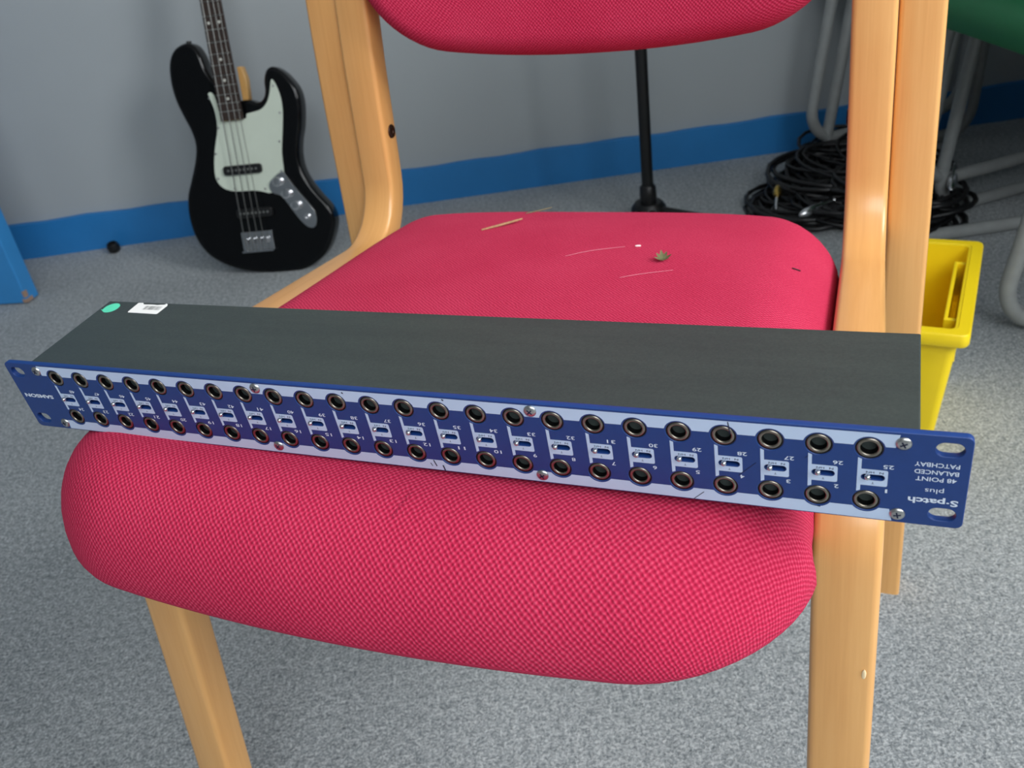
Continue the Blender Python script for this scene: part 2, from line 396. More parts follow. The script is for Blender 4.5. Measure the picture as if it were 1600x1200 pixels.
def rr_loop(hx, y0, y1, r, m_=7, ks=14, rb=None):
    """rounded rectangle loop with a constant vertex count; rb = radius of the two high-y corners"""
    lim = lambda q: max(.002, min(q, hx*.98, (y1-y0)*.49))
    r = lim(r); rb = r if rb is None else lim(rb); pts = []
    cs = ((hx-rb, y1-rb, 0, rb), (-hx+rb, y1-rb, PI/2, rb), (-hx+r, y0+r, PI, r), (hx-r, y0+r, 1.5*PI, r))
    for i, (cx, cy, a0, q) in enumerate(cs):
        arc_ = [(cx+q*math.cos(a0+PI/2*k/m_), cy+q*math.sin(a0+PI/2*k/m_)) for k in range(m_+1)]
        pts += arc_
        nx, ny, na, nq = cs[(i+1) % 4]; e = (nx+nq*math.cos(na), ny+nq*math.sin(na)); p = arc_[-1]
        for k in range(1, ks): pts.append((p[0]+(e[0]-p[0])*k/ks, p[1]+(e[1]-p[1])*k/ks))
    return pts
def pad(name, hx, y0, y1, rad, edge, shape, mat, parent, nin=9, rb=None):
    """upholstered pad: edge = list of (inset, flat_inset, height); shape(x, y, h) -> world-local point"""
    rb = rad if rb is None else rb
    bm = bmesh.new(); uvl = bm.loops.layers.uv.new('UVMap'); rings = []; flats = []
    for ins, fl, h in edge:
        lp = rr_loop(hx-ins, y0+ins, y1-ins, rad-ins, 14, 18, max(.006, rb-ins)); lf = rr_loop(hx-fl, y0+fl, y1-fl, max(.004, rad-fl), 14, 18, max(.004, rb-fl))
        rings.append([bm.verts.new(shape(x, y, h)) for x, y in lp]); flats.append(lf)
    ins, fl, h = edge[-1]; cy = (y0+y1)/2; base = rr_loop(hx-ins, y0+ins, y1-ins, rad-ins, 14, 18, max(.006, rb-ins)); fb_ = flats[-1]
    for k in range(1, nin+1):
        s = 1-k/nin
        if k == nin: s = .02
        rings.append([bm.verts.new(shape(x*s, cy+(y-cy)*s, h)) for x, y in base]); flats.append([(x*s, cy+(y-cy)*s) for x, y in fb_])
    n = len(rings[0])
    for i in range(len(rings)-1):
        for k in range(n):
            f = bm.faces.new((rings[i][k], rings[i][(k+1) % n], rings[i+1][(k+1) % n], rings[i+1][k]))
            for lp, q in zip(f.loops, (flats[i][k], flats[i][(k+1) % n], flats[i+1][(k+1) % n], flats[i+1][k])): lp[uvl].uv = q
    f = bm.faces.new(rings[-1]); 
    for lp, q in zip(f.loops, flats[-1]): lp[uvl].uv = q
    f = bm.faces.new(rings[0][::-1])
    for lp, q in zip(f.loops, flats[0][::-1]): lp[uvl].uv = q
    return bm_obj(name, bm, mat, parent, 80)
PV0, PV1, PHX = .238, .762, .2094
def seat_shape(x, v, h):
    cx = x/PHX; fr = max(0, min(1, (.322-v)/.018)); fr = fr*fr*(3-2*fr)
    x2 = x*(1+.020*fr)
    v2 = v+.020*cx*cx*max(0, 1-(v-PV0)/.12)
    # gentle crown and rolled front
    cr = .012*(1-cx*cx)*max(0, 1-((v-.51)/.19)**2)
    bs = max(0, min(1, (v-.48)/.24)); cr += .013*bs*bs*(3-2*bs)*max(0, 1-cx**4)
    z = railz(v)-.030+h+cr*max(0, min(1, h/.05))
    dz = max(0, .345-v); z -= 1.5*dz*dz
    return (x2, v2-YO, z)
edge = []
R1, RZ, RB = .052, .050, .010
for k in range(6):
    a = -PI/2+PI/2*k/5; edge.append((.02*(1-math.cos(a)), -.03*(1-k/5)-.02, RB*math.sin(a)))
for k in range(1, 11):
    a = PI/2*k/10; edge.append((R1*(1-math.cos(a)), -.02+.072*k/10, RZ*math.sin(a)))
seat = pad('seat_cushion', PHX, PV0, PV1, .075, edge, seat_shape, M['fabric'], chair, 14, .060)
tag(seat, 'red woven seat cushion with rolled front edge')
box('seat_board', (-.2070, .335-.55, -.046), (.2070, .745-.55, -.032), M['board'], chair, M=Matrix.Translation((0, .05, .4221)) @ Matrix.Rotation(-.1182, 4, 'X'))
# backrest pad
def back_shape(x, s, h):
    """x sideways, s = height along the back, h = towards the sitter"""
    z = s; v = .752+.037*(z-.45)+lean(z)+.016*(1-(x/.2)**2)-h
    return (x, v-YO, z)
be = []
for k in range(6):
    a = -PI/2+PI/2*k/5; be.append((.02*(1-math.cos(a)), -.03*(1-k/5), .012*math.sin(a)))
for k in range(1, 9):
    a = PI/2*k/8; be.append((.022*(1-math.cos(a)), .034*k/8, .026*math.sin(a)))
def back_shape2(x, s, h):
    q = x/.2; s2 = s
    if s < .72: s2 = s+(.72-s)/.16*.024*abs(q)**2.2
    return back_shape(x, s2, h)
bk = pad('backrest_cushion', .2060, .557, .87, .075, be, back_shape2, M['fabric'], chair, 10)

# ------------------------------------------------------------------ rack patchbay lying on the seat
RP = ((0.9053605594, -0.0479172842, -0.4219315007), (-0.4241787136, -0.0555650316, -0.9038721957), (0.0198664637, 0.9973045980, -0.0706318801))
TP = (-0.0579809981, 0.3518721052, 0.4931624479)
rack = empty('rack_patchbay')
pm = Matrix.Identity(4)
for i in range(3):
    for j in range(3): pm[i][j] = RP[i][j]
    pm[i][3] = TP[i]
rack.matrix_world = pm
tag(rack, 'blue and dark grey rack mount patchbay lying upside down across the red seat', 'patchbay')
mm = .001
J0, JP, JT, JB, HR = 206.2, 17.935, 13.6, -12.5, 5.35
cols = [J0-JP*i for i in range(24)]
def S2(c): return [(x*mm, y*mm) for x, y in c]
hol = [rrect(-240.5, -22, 240.5, 22, 2.5)]
for sx in (-1, 1):
    for sy in (-1, 1): hol.append(rrect(sx*233.3-5.1, sy*15.9-3.5, sx*233.3+5.1, sy*15.9+3.5, 3.45, 8))
for x in cols:
    hol.append(circle(x, JT, HR)); hol.append(circle(x, JB, HR)); hol.append(rrect(x-2.3, -1.85, x+6.2, 1.05, 1.44, 7))
me = filled([S2(c) for c in hol], half=.0012, bevel=.0003, res=1)
me.transform(Matrix.Translation((0, 0, -.0015)))
plate = link('front_panel', me, M['plate'], rack); tag(plate, 'navy blue front panel with rack ears')
box('chassis', (-.223, -.0205, -.068), (.223, .0217, -.003), M['chassis'], rack, bev=.0006)
# printed graphics: two pale strips following the jack holes, one bracket per column
CR = 5.75; Z0 = .00005
cont = []
t = [(-215.5, 15.0)]
for x in cols[::-1]:
    a = math.asin((15.0-JT)/CR); t += arc(x, JT, CR, PI-a, a, 14)
t += [(215.2, 15.0), (216.5, 21.2), (-216.5, 21.2)]; cont.append(t)
t = [(-215.0, -15.7)]
for x in cols[::-1]:
    a = math.asin((JB+15.7)/CR); t += arc(x, JB, CR, PI+a, 2*PI-a, 14)
t += [(214.8, -15.7), (216, -21.7), (-216, -21.7)]; cont.append(t)
for x in cols:
    dt = math.sqrt(CR**2-3.0**2)
    cont.append([(x-3.7, JT-dt+.35), (x-3.7, JB+dt-.35), (x-2.3, JB+dt+.3), (x-2.3, -4.6)]+arc(x+6.4, -3.8, .8, -PI/2, 0, 4)+arc(x+6.4, 2.7, .8, 0, PI/2, 4)+[(x-2.3, 3.5), (x-2.3, JT-dt-.3)])
    cont.append(rrect(x-2.35, -1.9, x+6.25, 1.1, 1.49, 7))
me = filled([S2(c) for c in cont]); me.transform(Matrix.Translation((0, 0, Z0)))
link('printed_strips', me, M['print_light'], rack)
# lettering, upside down as the unit lies
def text_mesh(s, size, bold=0, xs=1.0):
    cu = bpy.data.curves.new('t', 'FONT'); cu.body = s; cu.size = size; cu.offset = bold; cu.align_x = 'CENTER'; cu.align_y = 'CENTER'; cu.resolution_u = 3
    ob = bpy.data.objects.new('t', cu); COL.objects.link(ob); dg = bpy.context.evaluated_depsgraph_get(); me = bpy.data.meshes.new_from_object(ob.evaluated_get(dg))
    bpy.data.objects.remove(ob); bpy.data.curves.remove(cu)
    xsv = [v.co.x for v in me.vertices]; ysv = [v.co.y for v in me.vertices]
    me.transform(Matrix.Translation((-(min(xsv)+max(xsv))/2, -(min(ysv)+max(ysv))/2, 0)))
    return me, max(xsv)-min(xsv), max(ysv)-min(ysv)
def lettering(items, name, mat, z):
    """items: (string, cx, cy, width mm or None, height mm, bold)"""
    bm = bmesh.new(); cache = {}
    for s, cx, cy, wd, ht, bold in items:
        k = (s, bold)
        if k not in cache: cache[k] = text_mesh(s, 10, bold)
        me, w0, h0 = cache[k]; sy = ht/h0; sx = wd/w0 if wd else sy*1.35
        m0 = len(bm.verts); bm.from_mesh(me); bm.verts.ensure_lookup_table()
        for v in bm.verts[m0:]: v.co = Vector(((cx-v.co.x*sx)*mm, (cy-v.co.y*sy)*mm, z))
    for me, _, _ in cache.values(): bpy.data.meshes.remove(me)
    return bm_obj(name, bm, mat, rack, recalc=False)
items = []
for i, x in enumerate(cols):
    items.append((str(25+i), x+7.2, 5.35, 3.7, 1.9, .12)); items.append((str(1+i), x+7.0, -6.7, 3.7 if i > 8 else (.8 if i == 0 else 1.7), 1.9, .12))
items += [('PATCHBAY', 229.6, 8.4, 15.1, 2.1, .12), ('BALANCED', 229.7, 4.85, 14.9, 2.1, .12), ('48 POINT', 229.8, 1.45, 13.8, 2.1, .12), ('plus', 229.7, -4.0, 6.4, 3.0, 0), ('S\u00b7patch', 229.6, -9.2, 17.2, 4.0, .28), ('SAMSON', -227.0, .2, 21.5, 2.5, .38)]
lettering(items, 'panel_lettering', M['print_white'], .00008)
it2 = []
for x in cols: it2 += [('N', x+4.9, 2.1, 1.5, 1.0, .1), ('HN', x+.9, 2.1, 2.9, 1.0, .1), ('T', x+2.0, -3.2, 1.0, 1.0, .1)]
lettering(it2, 'switch_lettering', M['print_dark'], .00012)
# jacks: metal ring, black washer and bore
bmj = bmesh.new()
add_lathe(bmj, [(.0031, -.0012), (.0031, -.0006), (.0033, -.0002), (.0036, -.00005), (.0042, -.0001), (.00465, -.0006), (.0047, -.0025)], 28, cap=False); 
jack_me = bpy.data.meshes.new('jack'); bmj.to_mesh(jack_me); bmj.free()
bmj = bmesh.new(); add_lathe(bmj, [(.0046, -.0008), (.0048, -.0003), (.0052, -.0003), (.00535, -.0007), (.00535, -.0030)], 28, cap=False); wash_me = bpy.data.meshes.new('washer'); bmj.to_mesh(wash_me); bmj.free()
bmj = bmesh.new(); add_lathe(bmj, [(.0030, -.0006), (.0029, -.0035), (.0028, -.025), (.0001, -.025)], 24, cap=False); bore_me = bpy.data.meshes.new('bore'); bmj.to_mesh(bore_me); bmj.free()
first = True
for i, x in enumerate(cols):
    for y in (JT, JB):
        j = link('jack_socket', jack_me, M['nickel'] if first else None, rack, 50 if first else None)
        j.location = (x*mm, y*mm, 0)
        for nme, dm, mt in (('jack_washer', wash_me, M['bezel']), ('jack_bore', bore_me, M['jackblack'])):
            q = link(nme, dm, mt if first else None, j, 50 if first else None)
        first = False
# slide switches in the slots
bms = bmesh.new(); add_lathe(bms, [(.0004, -.004), (.0006, -.0004), (.0008, .0006), (.00115, .0013), (.00110, .0021), (.0007, .0027), (.0001, .0029)], 14); sw_me = bpy.data.meshes.new('toggle'); bms.to_mesh(sw_me); bms.free()
bms = bmesh.new(); add_box(bms, (-.0026, -.0022, -.006), (.0065, .0014, -.0028)); well_me = bpy.data.meshes.new('well'); bms.to_mesh(well_me); bms.free()
for i, x in enumerate(cols):
    s_ = link('toggle_switch', sw_me, M['chrome'] if i == 0 else None, rack, 60 if i == 0 else None); s_.location = (x*mm+.0001, .0009, 0)
    q = link('switch_well', well_me, M['plate'] if i == 0 else None, s_); q.location = (-.0001, -.0009, 0)
# cross head screws
bms = bmesh.new(); add_lathe(bms, [(.0029, -.0008), (.0029, .0002), (.0026, .0007), (.0017, .0011), (.0001, .0012)], 24, cap=False); sc_me = bpy.data.meshes.new('screw'); bms.to_mesh(sc_me); bms.free()
bms = bmesh.new(); add_box(bms, (-.0014, -.0003, .0008), (.0014, .0003, .00128)); add_box(bms, (-.0003, -.0014, .0008), (.0003, .0014, .00128)); cr_me = bpy.data.meshes.new('cross'); bms.to_mesh(cr_me); bms.free()
first = True
for x, y in ((217.8, 17.4), (217.8, -17.7), (-218, 17.8), (-218, -17.9), (71.5, 18.3), (71.5, -17.8), (-71.6, 18.4), (-71.2, -17.6)):
    s_ = link('panel_screw', sc_me, M['screw'] if first else None, rack, 40 if first else None); s_.location = (x*mm, y*mm, 0); s_.rotation_euler = (0, 0, random.uniform(0, 1.5))
    link('cross_recess', cr_me, M['scratch'] if first else None, s_); first = False
# scratches and scuffs on the panel
def strip(bm, x0, y0, x1, y1, w0, z):
    d = Vector((x1-x0, y1-y0)).normalized(); nn = Vector((-d.y, d.x))*w0/2
    bm.faces.new([bm.verts.new(((a+s*nn.x)*mm, (b+s*nn.y)*mm, z)) for a, b, s in ((x0, y0, 1), (x0, y0, -1), (x1, y1, -1), (x1, y1, 1))])
for q in ((139, -21.8, 143.5, -17.2, .3), (158, -6.0, 165, 1.5, .25), (154.5, 21.0, 155.2, 15.2, .45), (183.4, 6.2, 184.6, 7.8, .25), (21.6, -18.5, 22.1, -21.6, .7), (17.2, -15.8, 18.2, -19.5, .6), (15.2, -17.8, 16.0, -19.6, .4), (188.5, -18.0, 189.6, -18.2, .4), (-22, 20.2, -21.2, 19.6, .7), (30, 20.8, 30.8, 20.2, .7)): bm = bmesh.new(); strip(bm, *q, .0002); bm_obj('scratch', bm, M['scratch'], rack, recalc=False)
# stickers on the steel top (top surface y = 21.7 mm)
def on_top(me): me.transform(Matrix(((1, 0, 0, 0), (0, 0, 1, .0217), (0, -1, 0, 0), (0, 0, 0, 1)))); return me
g = circle(-215.0, 60.3, 5.2, 26); g[16:18] = [(-221.5, 58.3)]
me = filled([S2(g)], half=.00006); link('round_sticker', on_top(me), M['sticker_green'], rack)
lab = [(-199.3, 57.0), (-198.6, 56.3), (-178, 55.9), (-176.8, 56.2), (-176.3, 64.9), (-177.2, 66.6), (-178.8, 67.4), (-179.2, 66.2), (-182, 65.9), (-184, 65.4), (-187, 65.8), (-192, 65.6), (-194.5, 65.6), (-196.0, 67.2), (-199.6, 67.0)]
me = filled([S2(lab)], half=.00006); ls = link('barcode_label', on_top(me), M['sticker_white'], rack)
bm = bmesh.new(); x = -191.0; random.seed(3)
while x < -179.0:
    w0 = random.choice((.25, .4, .6)); strip(bm, x, 60.0, x, 64.0, w0, .0001); x += w0+random.choice((.3, .5, .7))
me = bpy.data.meshes.new('bars'); bm.to_mesh(me); bm.free(); link('barcode_bars', on_top(me), M['ink'], ls)

# ------------------------------------------------------------------ debris lying on the seat
dg = bpy.context.evaluated_depsgraph_get()
bvh = BVHTree.FromObject(seat, dg)
CMi = CM.inverted()
def seat_pt(x, y, lift=.0):
    """world point on the cushion under world x, y"""
    p = CMi @ Vector((x, y, 1.0)); h = bvh.ray_cast(p, Vector((0, 0, -1)))
    return CM @ (h[0]+Vector((0, 0, lift))) if h[0] else Vector((x, y, .45))
SEATREL = []
def seat_uv(u, v, lift=0): 
    q = CM @ Vector((u+.005, v-YO-(.012 if v < .7 else 0), 0)); return seat_pt(q.x, q.y, lift)
def debris_tube(name, uvs, r, mat, label, cat, lifts=None, group=None):
    pts = spline([seat_uv(u, v, (lifts[i] if lifts else .0008)) for i, (u, v) in enumerate(uvs)], 6)
    n = len(pts); o = Vector(pts[n//2]); bm = bmesh.new()
    add_tube(bm, [p-o for p in pts], [r*(.45+.55*math.sin(PI*(.12+.76*k/(n-1)))) for k in range(n)], 7)
    ob = bm_obj(name, bm, mat, None, 60); ob.location = o; return tag(ob, label, cat, group)
debris_tube('twig', ((-.080, .660), (-.067, .6725), (-.053, .687)), .0011, M['twig'], 'pale dry twig lying near the rear of the red seat', 'twig', (.0006, .0016, .0034))
debris_tube('grass_stem', ((-.062, .708), (-.053, .722), (-.046, .733)), .0006, M['stem'], 'thin dry grass stem curling over the rear seat edge', 'stem', (.0006, .0016, .006))
debris_tube('lint_fibre', ((.060, .6215), (.0640, .6225)), .0008, M['lint'], 'short bright white lint fibre behind the dried leaf', 'lint')
debris_tube('dark_fibre', ((.1730, .6190), (.1785, .6235)), .0005, M['darkbit'], 'short dark fibre lying on the red seat near its rear corner', 'fibre')
debris_tube('pale_thread', ((.064, .556), (.078, .566), (.097, .577)), .00016, M['thread'], 'fine pale thread lying just in front of the dried leaf', 'thread')
debris_tube('pale_thread', ((.014, .593), (.030, .607), (.053, .619)), .00016, M['thread'], 'fine pale thread lying behind and beside the dried leaf', 'thread')
# dried leaf fragment with seven lobes, curled up at the tips
bm = bmesh.new(); lc = seat_uv(.086, .595, .0016)
for k in range(7):
    a = math.radians(-70+k*47); L = .0062*(1 if k % 2 else .85); wv = .0014
    rows = []
    for j in range(6):
        t_ = j/5; hw = wv*math.sin(PI*(.12+.86*t_))+.0001; p = Vector((math.cos(a), math.sin(a), 0))*L*t_; nrm = Vector((-math.sin(a), math.cos(a), 0)); z = .0030*t_*t_
        rows.append([bm.verts.new(p+nrm*hw*s+Vector((0, 0, z+abs(s)*.0004))) for s in (-1, 0, 1)])
    for r0, r1 in zip(rows, rows[1:]):
        for i in range(2): bm.faces.new((r0[i], r0[i+1], r1[i+1], r1[i]))
bmesh.ops.solidify(bm, geom=bm.faces[:], thickness=.0003)
lf = bm_obj('dried_leaf', bm, M['leaf'], None, 60); lf.location = lc; lf.rotation_euler = (.25, -.1, .3)
tag(lf, 'small curled grey green dried leaf on the red seat', 'leaf')

# ------------------------------------------------------------------ bass guitar leaning on the back wall (local x sideways, y along the neck, z out of the front; mm)
bass = empty('bass_guitar')
lean_a, yaw_a = math.radians(14), math.radians(-10)
hx_ = Vector((math.cos(yaw_a), math.sin(yaw_a), 0)); bk_ = Vector((-math.sin(yaw_a), math.cos(yaw_a), 0))
up_ = Vector((0, 0, math.cos(lean_a)))+bk_*math.sin(lean_a); nz_ = hx_.cross(up_)
gm = Matrix.Identity(4)
for i in range(3): gm[i][0] = hx_[i]; gm[i][1] = up_[i]; gm[i][2] = nz_[i]
gm[0][3], gm[1][3], gm[2][3] = -.468, 1.80, .002
bass.matrix_world = gm
tag(bass, 'black four string bass guitar with mint white pickguard leaning against the wall', 'guitar')
BODY = [(-100,463),(-119,456),(-132,440),(-138,416),(-139,389),(-135,361),(-126,332),(-117,306),(-113,280),(-116,257),(-126,229),(-139,201),(-152,173),(-158,144),(-158,115),(-152,84),(-134,53),(-102,30),(-62,15),(-16,7),(26,5),(68,7),(102,19),(128,39),(146,70),(154,98),(148,123),(129,149),(111,179),(101,208),(100,237),(105,264),(114,291),(120,322),(121,344),(117,363),(105,382),(93,394),(79,401),(69,397),(62,382),(60,362),(52,347),(38,338),(23,338),(9,344),(-20,345),(-42,360),(-50,382),(-64,395),(-74,418),(-79,441),(-88,459)]
def warp(p):
    x, y = p; s = max(0, min(1, (x-30)/70.)); return (x-10*s, y)
def S3(c): return [((x+0)*mm, y*mm) for x, y in c]
def smooth2(c, n=4): return [(p.x, p.y) for p in spline([(x, y, 0) for x, y in c], n, True)]
BT = 40
me = filled([S3(smooth2([warp(p) for p in BODY], 4))], half=.0125, bevel=.0075, res=4); me.transform(Matrix.Translation((0, 0, -.020)))
# curve bevel swells the outline: pull it back
for v in me.vertices: pass
link('body', me, M['bassblack'], bass, 50)
GUARD = [(-69,370),(-62,340),(-63,303),(-77,262),(-86,225),(-86,201),(-75,184),(-51,175),(-10,173),(10,169),(27,165),(38,181),(54,196),(61,204),(64,244),(73,285),(80,321),(81,348),(76,371),(70,384),(66,379),(60,359),(51,342),(36,330),(15,326),(4,324),(1,316),(-24,314),(-48,316),(-53,334),(-58,368)]
me = filled([S3(smooth2(GUARD, 3))], half=.001, bevel=.0003, res=1); me.transform(Matrix.Translation((0, 0, .0012))); link('pickguard', me, M['guard'], bass)
CTRL = [(26,182),(41,197),(58,205),(63,200),(76,177),(95,149),(113,121),(115,101),(108,88),(95,89),(80,105),(65,130),(49,156),(30,165)]
me = filled([S3(smooth2(CTRL, 3))], half=.0007, bevel=.0002, res=1); me.transform(Matrix.Translation((0, 0, .0030))); link('control_plate', me, M['chrome'], bass)
for (x, y) in ((47, 186), (62, 160), (78, 135)):
    bm = bmesh.new(); add_lathe(bm, [(.0098, .0035), (.0100, .0130), (.0092, .0155), (.006, .0162), (.0001, .0162)], 22, Matrix.Translation((x*mm, y*mm, 0))); bm_obj('control_knob', bm, M['chrome'], bass, 40)
bm = bmesh.new(); add_lathe(bm, [(.0065, .0035), (.0065, .0065), (.0045, .0075), (.0030, .0075), (.0028, .002), (.0001, .002)], 18, Matrix.Translation((.097, .110, 0))); bm_obj('output_jack', bm, M['chrome'], bass, 40)
NX = -24.0
neck = [(-47.5, 316), (-.5, 316), (-3.5, 547), (-7.5, 905), (-40.5, 905), (-44.5, 547)]
me = filled([S3([(-42, 318), (-7, 318), (-9, 547), (-12, 905), (-36, 905), (-40, 547)])], half=.008, bevel=.003, res=3); me.transform(Matrix.Translation((-.006, 0, -.004))); nk = link('neck', me, M['maple'], bass, 50)
# bolt-on heel seen beside the fingerboard
me = filled([S3([(-3, 346), (6, 347), (8, 392), (3, 414), (-3, 414)])], half=.008, bevel=.002, res=2); me.transform(Matrix.Translation((0, 0, -.022))); link('neck_heel', me, M['maple'], bass)
me = filled([S3(neck)], half=.0025, bevel=.0006, res=1); me.transform(Matrix.Translation((0, 0, .0105))); fbd = link('fingerboard', me, M['rosewood'], bass)
nut = 905.; scale_len = 905-70
fr_me = None
for k in range(1, 21):
    y = 70+scale_len/(2**(k/12))
    if y < 318: break
    hw = 16.5+(23.5-16.5)*(905-y)/(905-316)
    bm = bmesh.new(); add_tube(bm, [((NX-hw)*mm, y*mm, .0136), ((NX+hw)*mm, y*mm, .0136)], .0011, 6); bm_obj('fret', bm, M['fret'], fbd, 60)
for k in (3, 5, 7, 9, 12, 15, 17, 19):
    y = 70+scale_len*(2**(-(k-.5)/12))
    for dx in ((-11, 11) if k == 12 else (0,)):
        bm = bmesh.new(); add_lathe(bm, [(.0028, .0132), (.0028, .0138), (.0001, .0138)], 14, Matrix.Translation(((NX+dx)*mm, y*mm, 0))); bm_obj('inlay_dot', bm, M['pearl'], fbd)
# headstock, above the picture frame
me = filled([S3(smooth2([(-41, 905), (-46, 940), (-40, 985), (-46, 1040), (-38, 1088), (-18, 1102), (2, 1090), (8, 1066), (-2, 1040), (0, 980), (-6, 935), (-8, 905)], 4))], half=.006, bevel=.001, res=1); me.transform(Matrix.Translation((0, 0, -.008))); hs = link('headstock', me, M['maple'], bass)
for k in range(4):
    bm = bmesh.new(); add_lathe(bm, [(.008, -.002), (.006, .002), (.005, .016), (.0001, .016)], 14, Matrix.Translation(((-26+5*(k % 2))*mm, (935+k*40)*mm, 0))); tp = bm_obj('tuning_post', bm, M['chrome'], bass, 40)
    bm = bmesh.new(); add_tube(bm, [(-.030, (935+k*40)*mm, -.010), (-.058, (935+k*40)*mm, -.010)], .003, 8); add_box(bm, (-.074, (935+k*40)*mm-.010, -.013), (-.057, (935+k*40)*mm+.010, -.007), .002); bm_obj('tuning_key', bm, M['chrome'], tp, 40)
box('nut', (-.0405, .9035, .008), (-.0075, .907, .0150), M['pearl'], bass)
for nm, cx, cy, hw in (('neck_pickup', -24, 217, 40.5), ('bridge_pickup', -15.5, 128, 38)):
    me = filled([S3(rrect(cx-hw, cy-8.5, cx+hw, cy+8.5, 5))], half=.004, bevel=.001, res=2); me.transform(Matrix.Translation((0, 0, .004))); pk = link(nm, me, M['blackplastic'], bass)
    for k in range(8):
        bm = bmesh.new(); add_lathe(bm, [(.0023, .008), (.0023, .0098), (.0001, .0100)], 12, Matrix.Translation(((cx-30+60*k/7)*mm, cy*mm, 0))); bm_obj('pole_piece', bm, M['fret'], pk, 40)
br = box('bridge', (-.055, .047, .000), (.014, .089, .004), M['chrome'], bass, bev=.001)
box('bridge_lip', (-.055, .047, .004), (.014, .050, .013), M['chrome'], br)
sx0 = (-42, -27.5, -15, -4.5); sx1 = (-44, -29.5, -14.5, -1)
for k in range(4):
    box('saddle', ((sx1[k]-5.5)*mm, .064, .004), ((sx1[k]+5.5)*mm, .076, .0135), M['chrome'], br, bev=.001)
    bm = bmesh.new(); add_tube(bm, [(sx1[k]*mm, .050, .0100), (sx1[k]*mm, .070, .0150), (sx0[k]*mm, .318, .0170), ((NX-11.5+7.7*k)*mm, .905, .0155), ((-30+4*k)*mm, .935+.04*k, .006)], .0010-.00012*k, 6); bm_obj('string', bm, M['string'], bass, 60)
for x, y in ((-68, 362), (-61, 303), (-77, 253), (-82, 203), (-50, 180), (70, 372), (75, 320), (64, 265), (57, 207), (16, 174)):
    bm = bmesh.new(); add_lathe(bm, [(.0026, .002), (.0024, .0032), (.0001, .0038)], 12, Matrix.Translation((x*mm, y*mm, 0))); bm_obj('pickguard_screw', bm, M['screw'], bass, 40)
for (x, y, rot) in ((-99, 462, 0), (0, 8, PI)):
    bm = bmesh.new(); add_lathe(bm, [(.0045, -.004), (.004, .003), (.0026, .007), (.0055, .010), (.0052, .013), (.0001, .0134)], 14, Matrix.Translation((x*mm, y*mm, -.020)) @ Matrix.Rotation(-PI/2+rot, 4, 'X'))
    if rot == 0: bm_obj('strap_button', bm, M['blackplastic'], bass, 40)
    else: bm.free()

# ------------------------------------------------------------------ microphone stand
st = empty('microphone_stand', (.337, 1.77, 0)); tag(st, 'black upright microphone stand on a low hub behind the red seat', 'stand')
bm = bmesh.new(); add_lathe(bm, [(.0001, .012), (.036, .012), (.038, .020), (.036, .034), (.028, .045), (.0001, .046)], 32); bm_obj('hub', bm, M['standblack'], st, 40)
for a in (-140, -90, -40):
    a = math.radians(a); bm = bmesh.new(); add_tube(bm, [(.02*math.cos(a), .02*math.sin(a), .030), (.12*math.cos(a), .12*math.sin(a), .024), (.22*math.cos(a), .22*math.sin(a), .010)], .009, 10); bm_obj('foot', bm, M['standblack'], st, 60)
bm = bmesh.new(); add_lathe(bm, [(.017, .040), (.0175, .06), (.0165, .078), (.0128, .082), (.0128, .07)], 24); bm_obj('base_collar', bm, M['blackplastic'], st, 40)
bm = bmesh.new(); add_lathe(bm, [(.0118, .045), (.0118, .86), (.0001, .86)], 24); bm_obj('lower_tube', bm, M['standblack'], st, 40)
bm = bmesh.new(); add_lathe(bm, [(.0165, .82), (.0185, .83), (.0185, .90), (.0145, .91), (.009, .912)], 24); bm_obj('height_clutch', bm, M['blackplastic'], st, 40)
bm = bmesh.new(); add_lathe(bm, [(.0088, .85), (.0088, 1.30), (.0001, 1.30)], 20); bm_obj('upper_tube', bm, M['standblack'], st, 40)

# ------------------------------------------------------------------ yellow storage bin
BW, BD, BH = .150, .262, .20
ya = math.atan2(-.515, .857)
bin_o = empty('storage_bin', (.499-.857*BW/2+.515*BD/2, .82+.515*BW/2+.857*BD/2, 0), ya)
tag(bin_o, 'bright yellow plastic storage bin standing on the carpet beside the chair', 'bin')
def bin_loop(ins, r): return rr_loop(BW/2-ins, -BD/2+ins, BD/2-ins, r, 5, 6)
def shell(name, levels, close_last=True, close_first=False):
    bm = bmesh.new(); rings = [[bm.verts.new((x, y, z)) for x, y in bin_loop(i, r)] for i, r, z in levels]; n = len(rings[0])
    for a, b in zip(rings, rings[1:]):
        for k in range(n): bm.faces.new((a[k], a[(k+1) % n], b[(k+1) % n], b[k]))
    if close_last: bm.faces.new(rings[-1])
    if close_first: bm.faces.new(rings[0][::-1])
    return bm_obj(name, bm, M['yellow'], bin_o, 35)
shell('body', [(.028, .008, .0005), (.0115, .010, .180), (.0135, .008, .1995), (.0165, .006, .1990), (.031, .006, .004)], True, True)
shell('rim', [(.0125, .009, .1840), (.0010, .010, .1840), (.0, .010, .1865), (.0, .010, .1975), (.0015, .009, .2000), (.0130, .008, .2000), (.0140, .007, .1985), (.0142, .007, .184), (.0125, .009, .1840)], False)
lh = bmesh.new(); add_box(lh, (BW/2-.030, -BD/2+.050, .150), (BW/2-.026, BD/2-.060, .1955), .0008); add_box(lh, (BW/2-.030, -BD/2+.046, .140), (BW/2-.013, -BD/2+.0515, .1945), .0008); add_box(lh, (BW/2-.030, BD/2-.0615, .140), (BW/2-.013, BD/2-.056, .1945), .0008)
bm_obj('label_holder', lh, M['yellow'], bin_o)

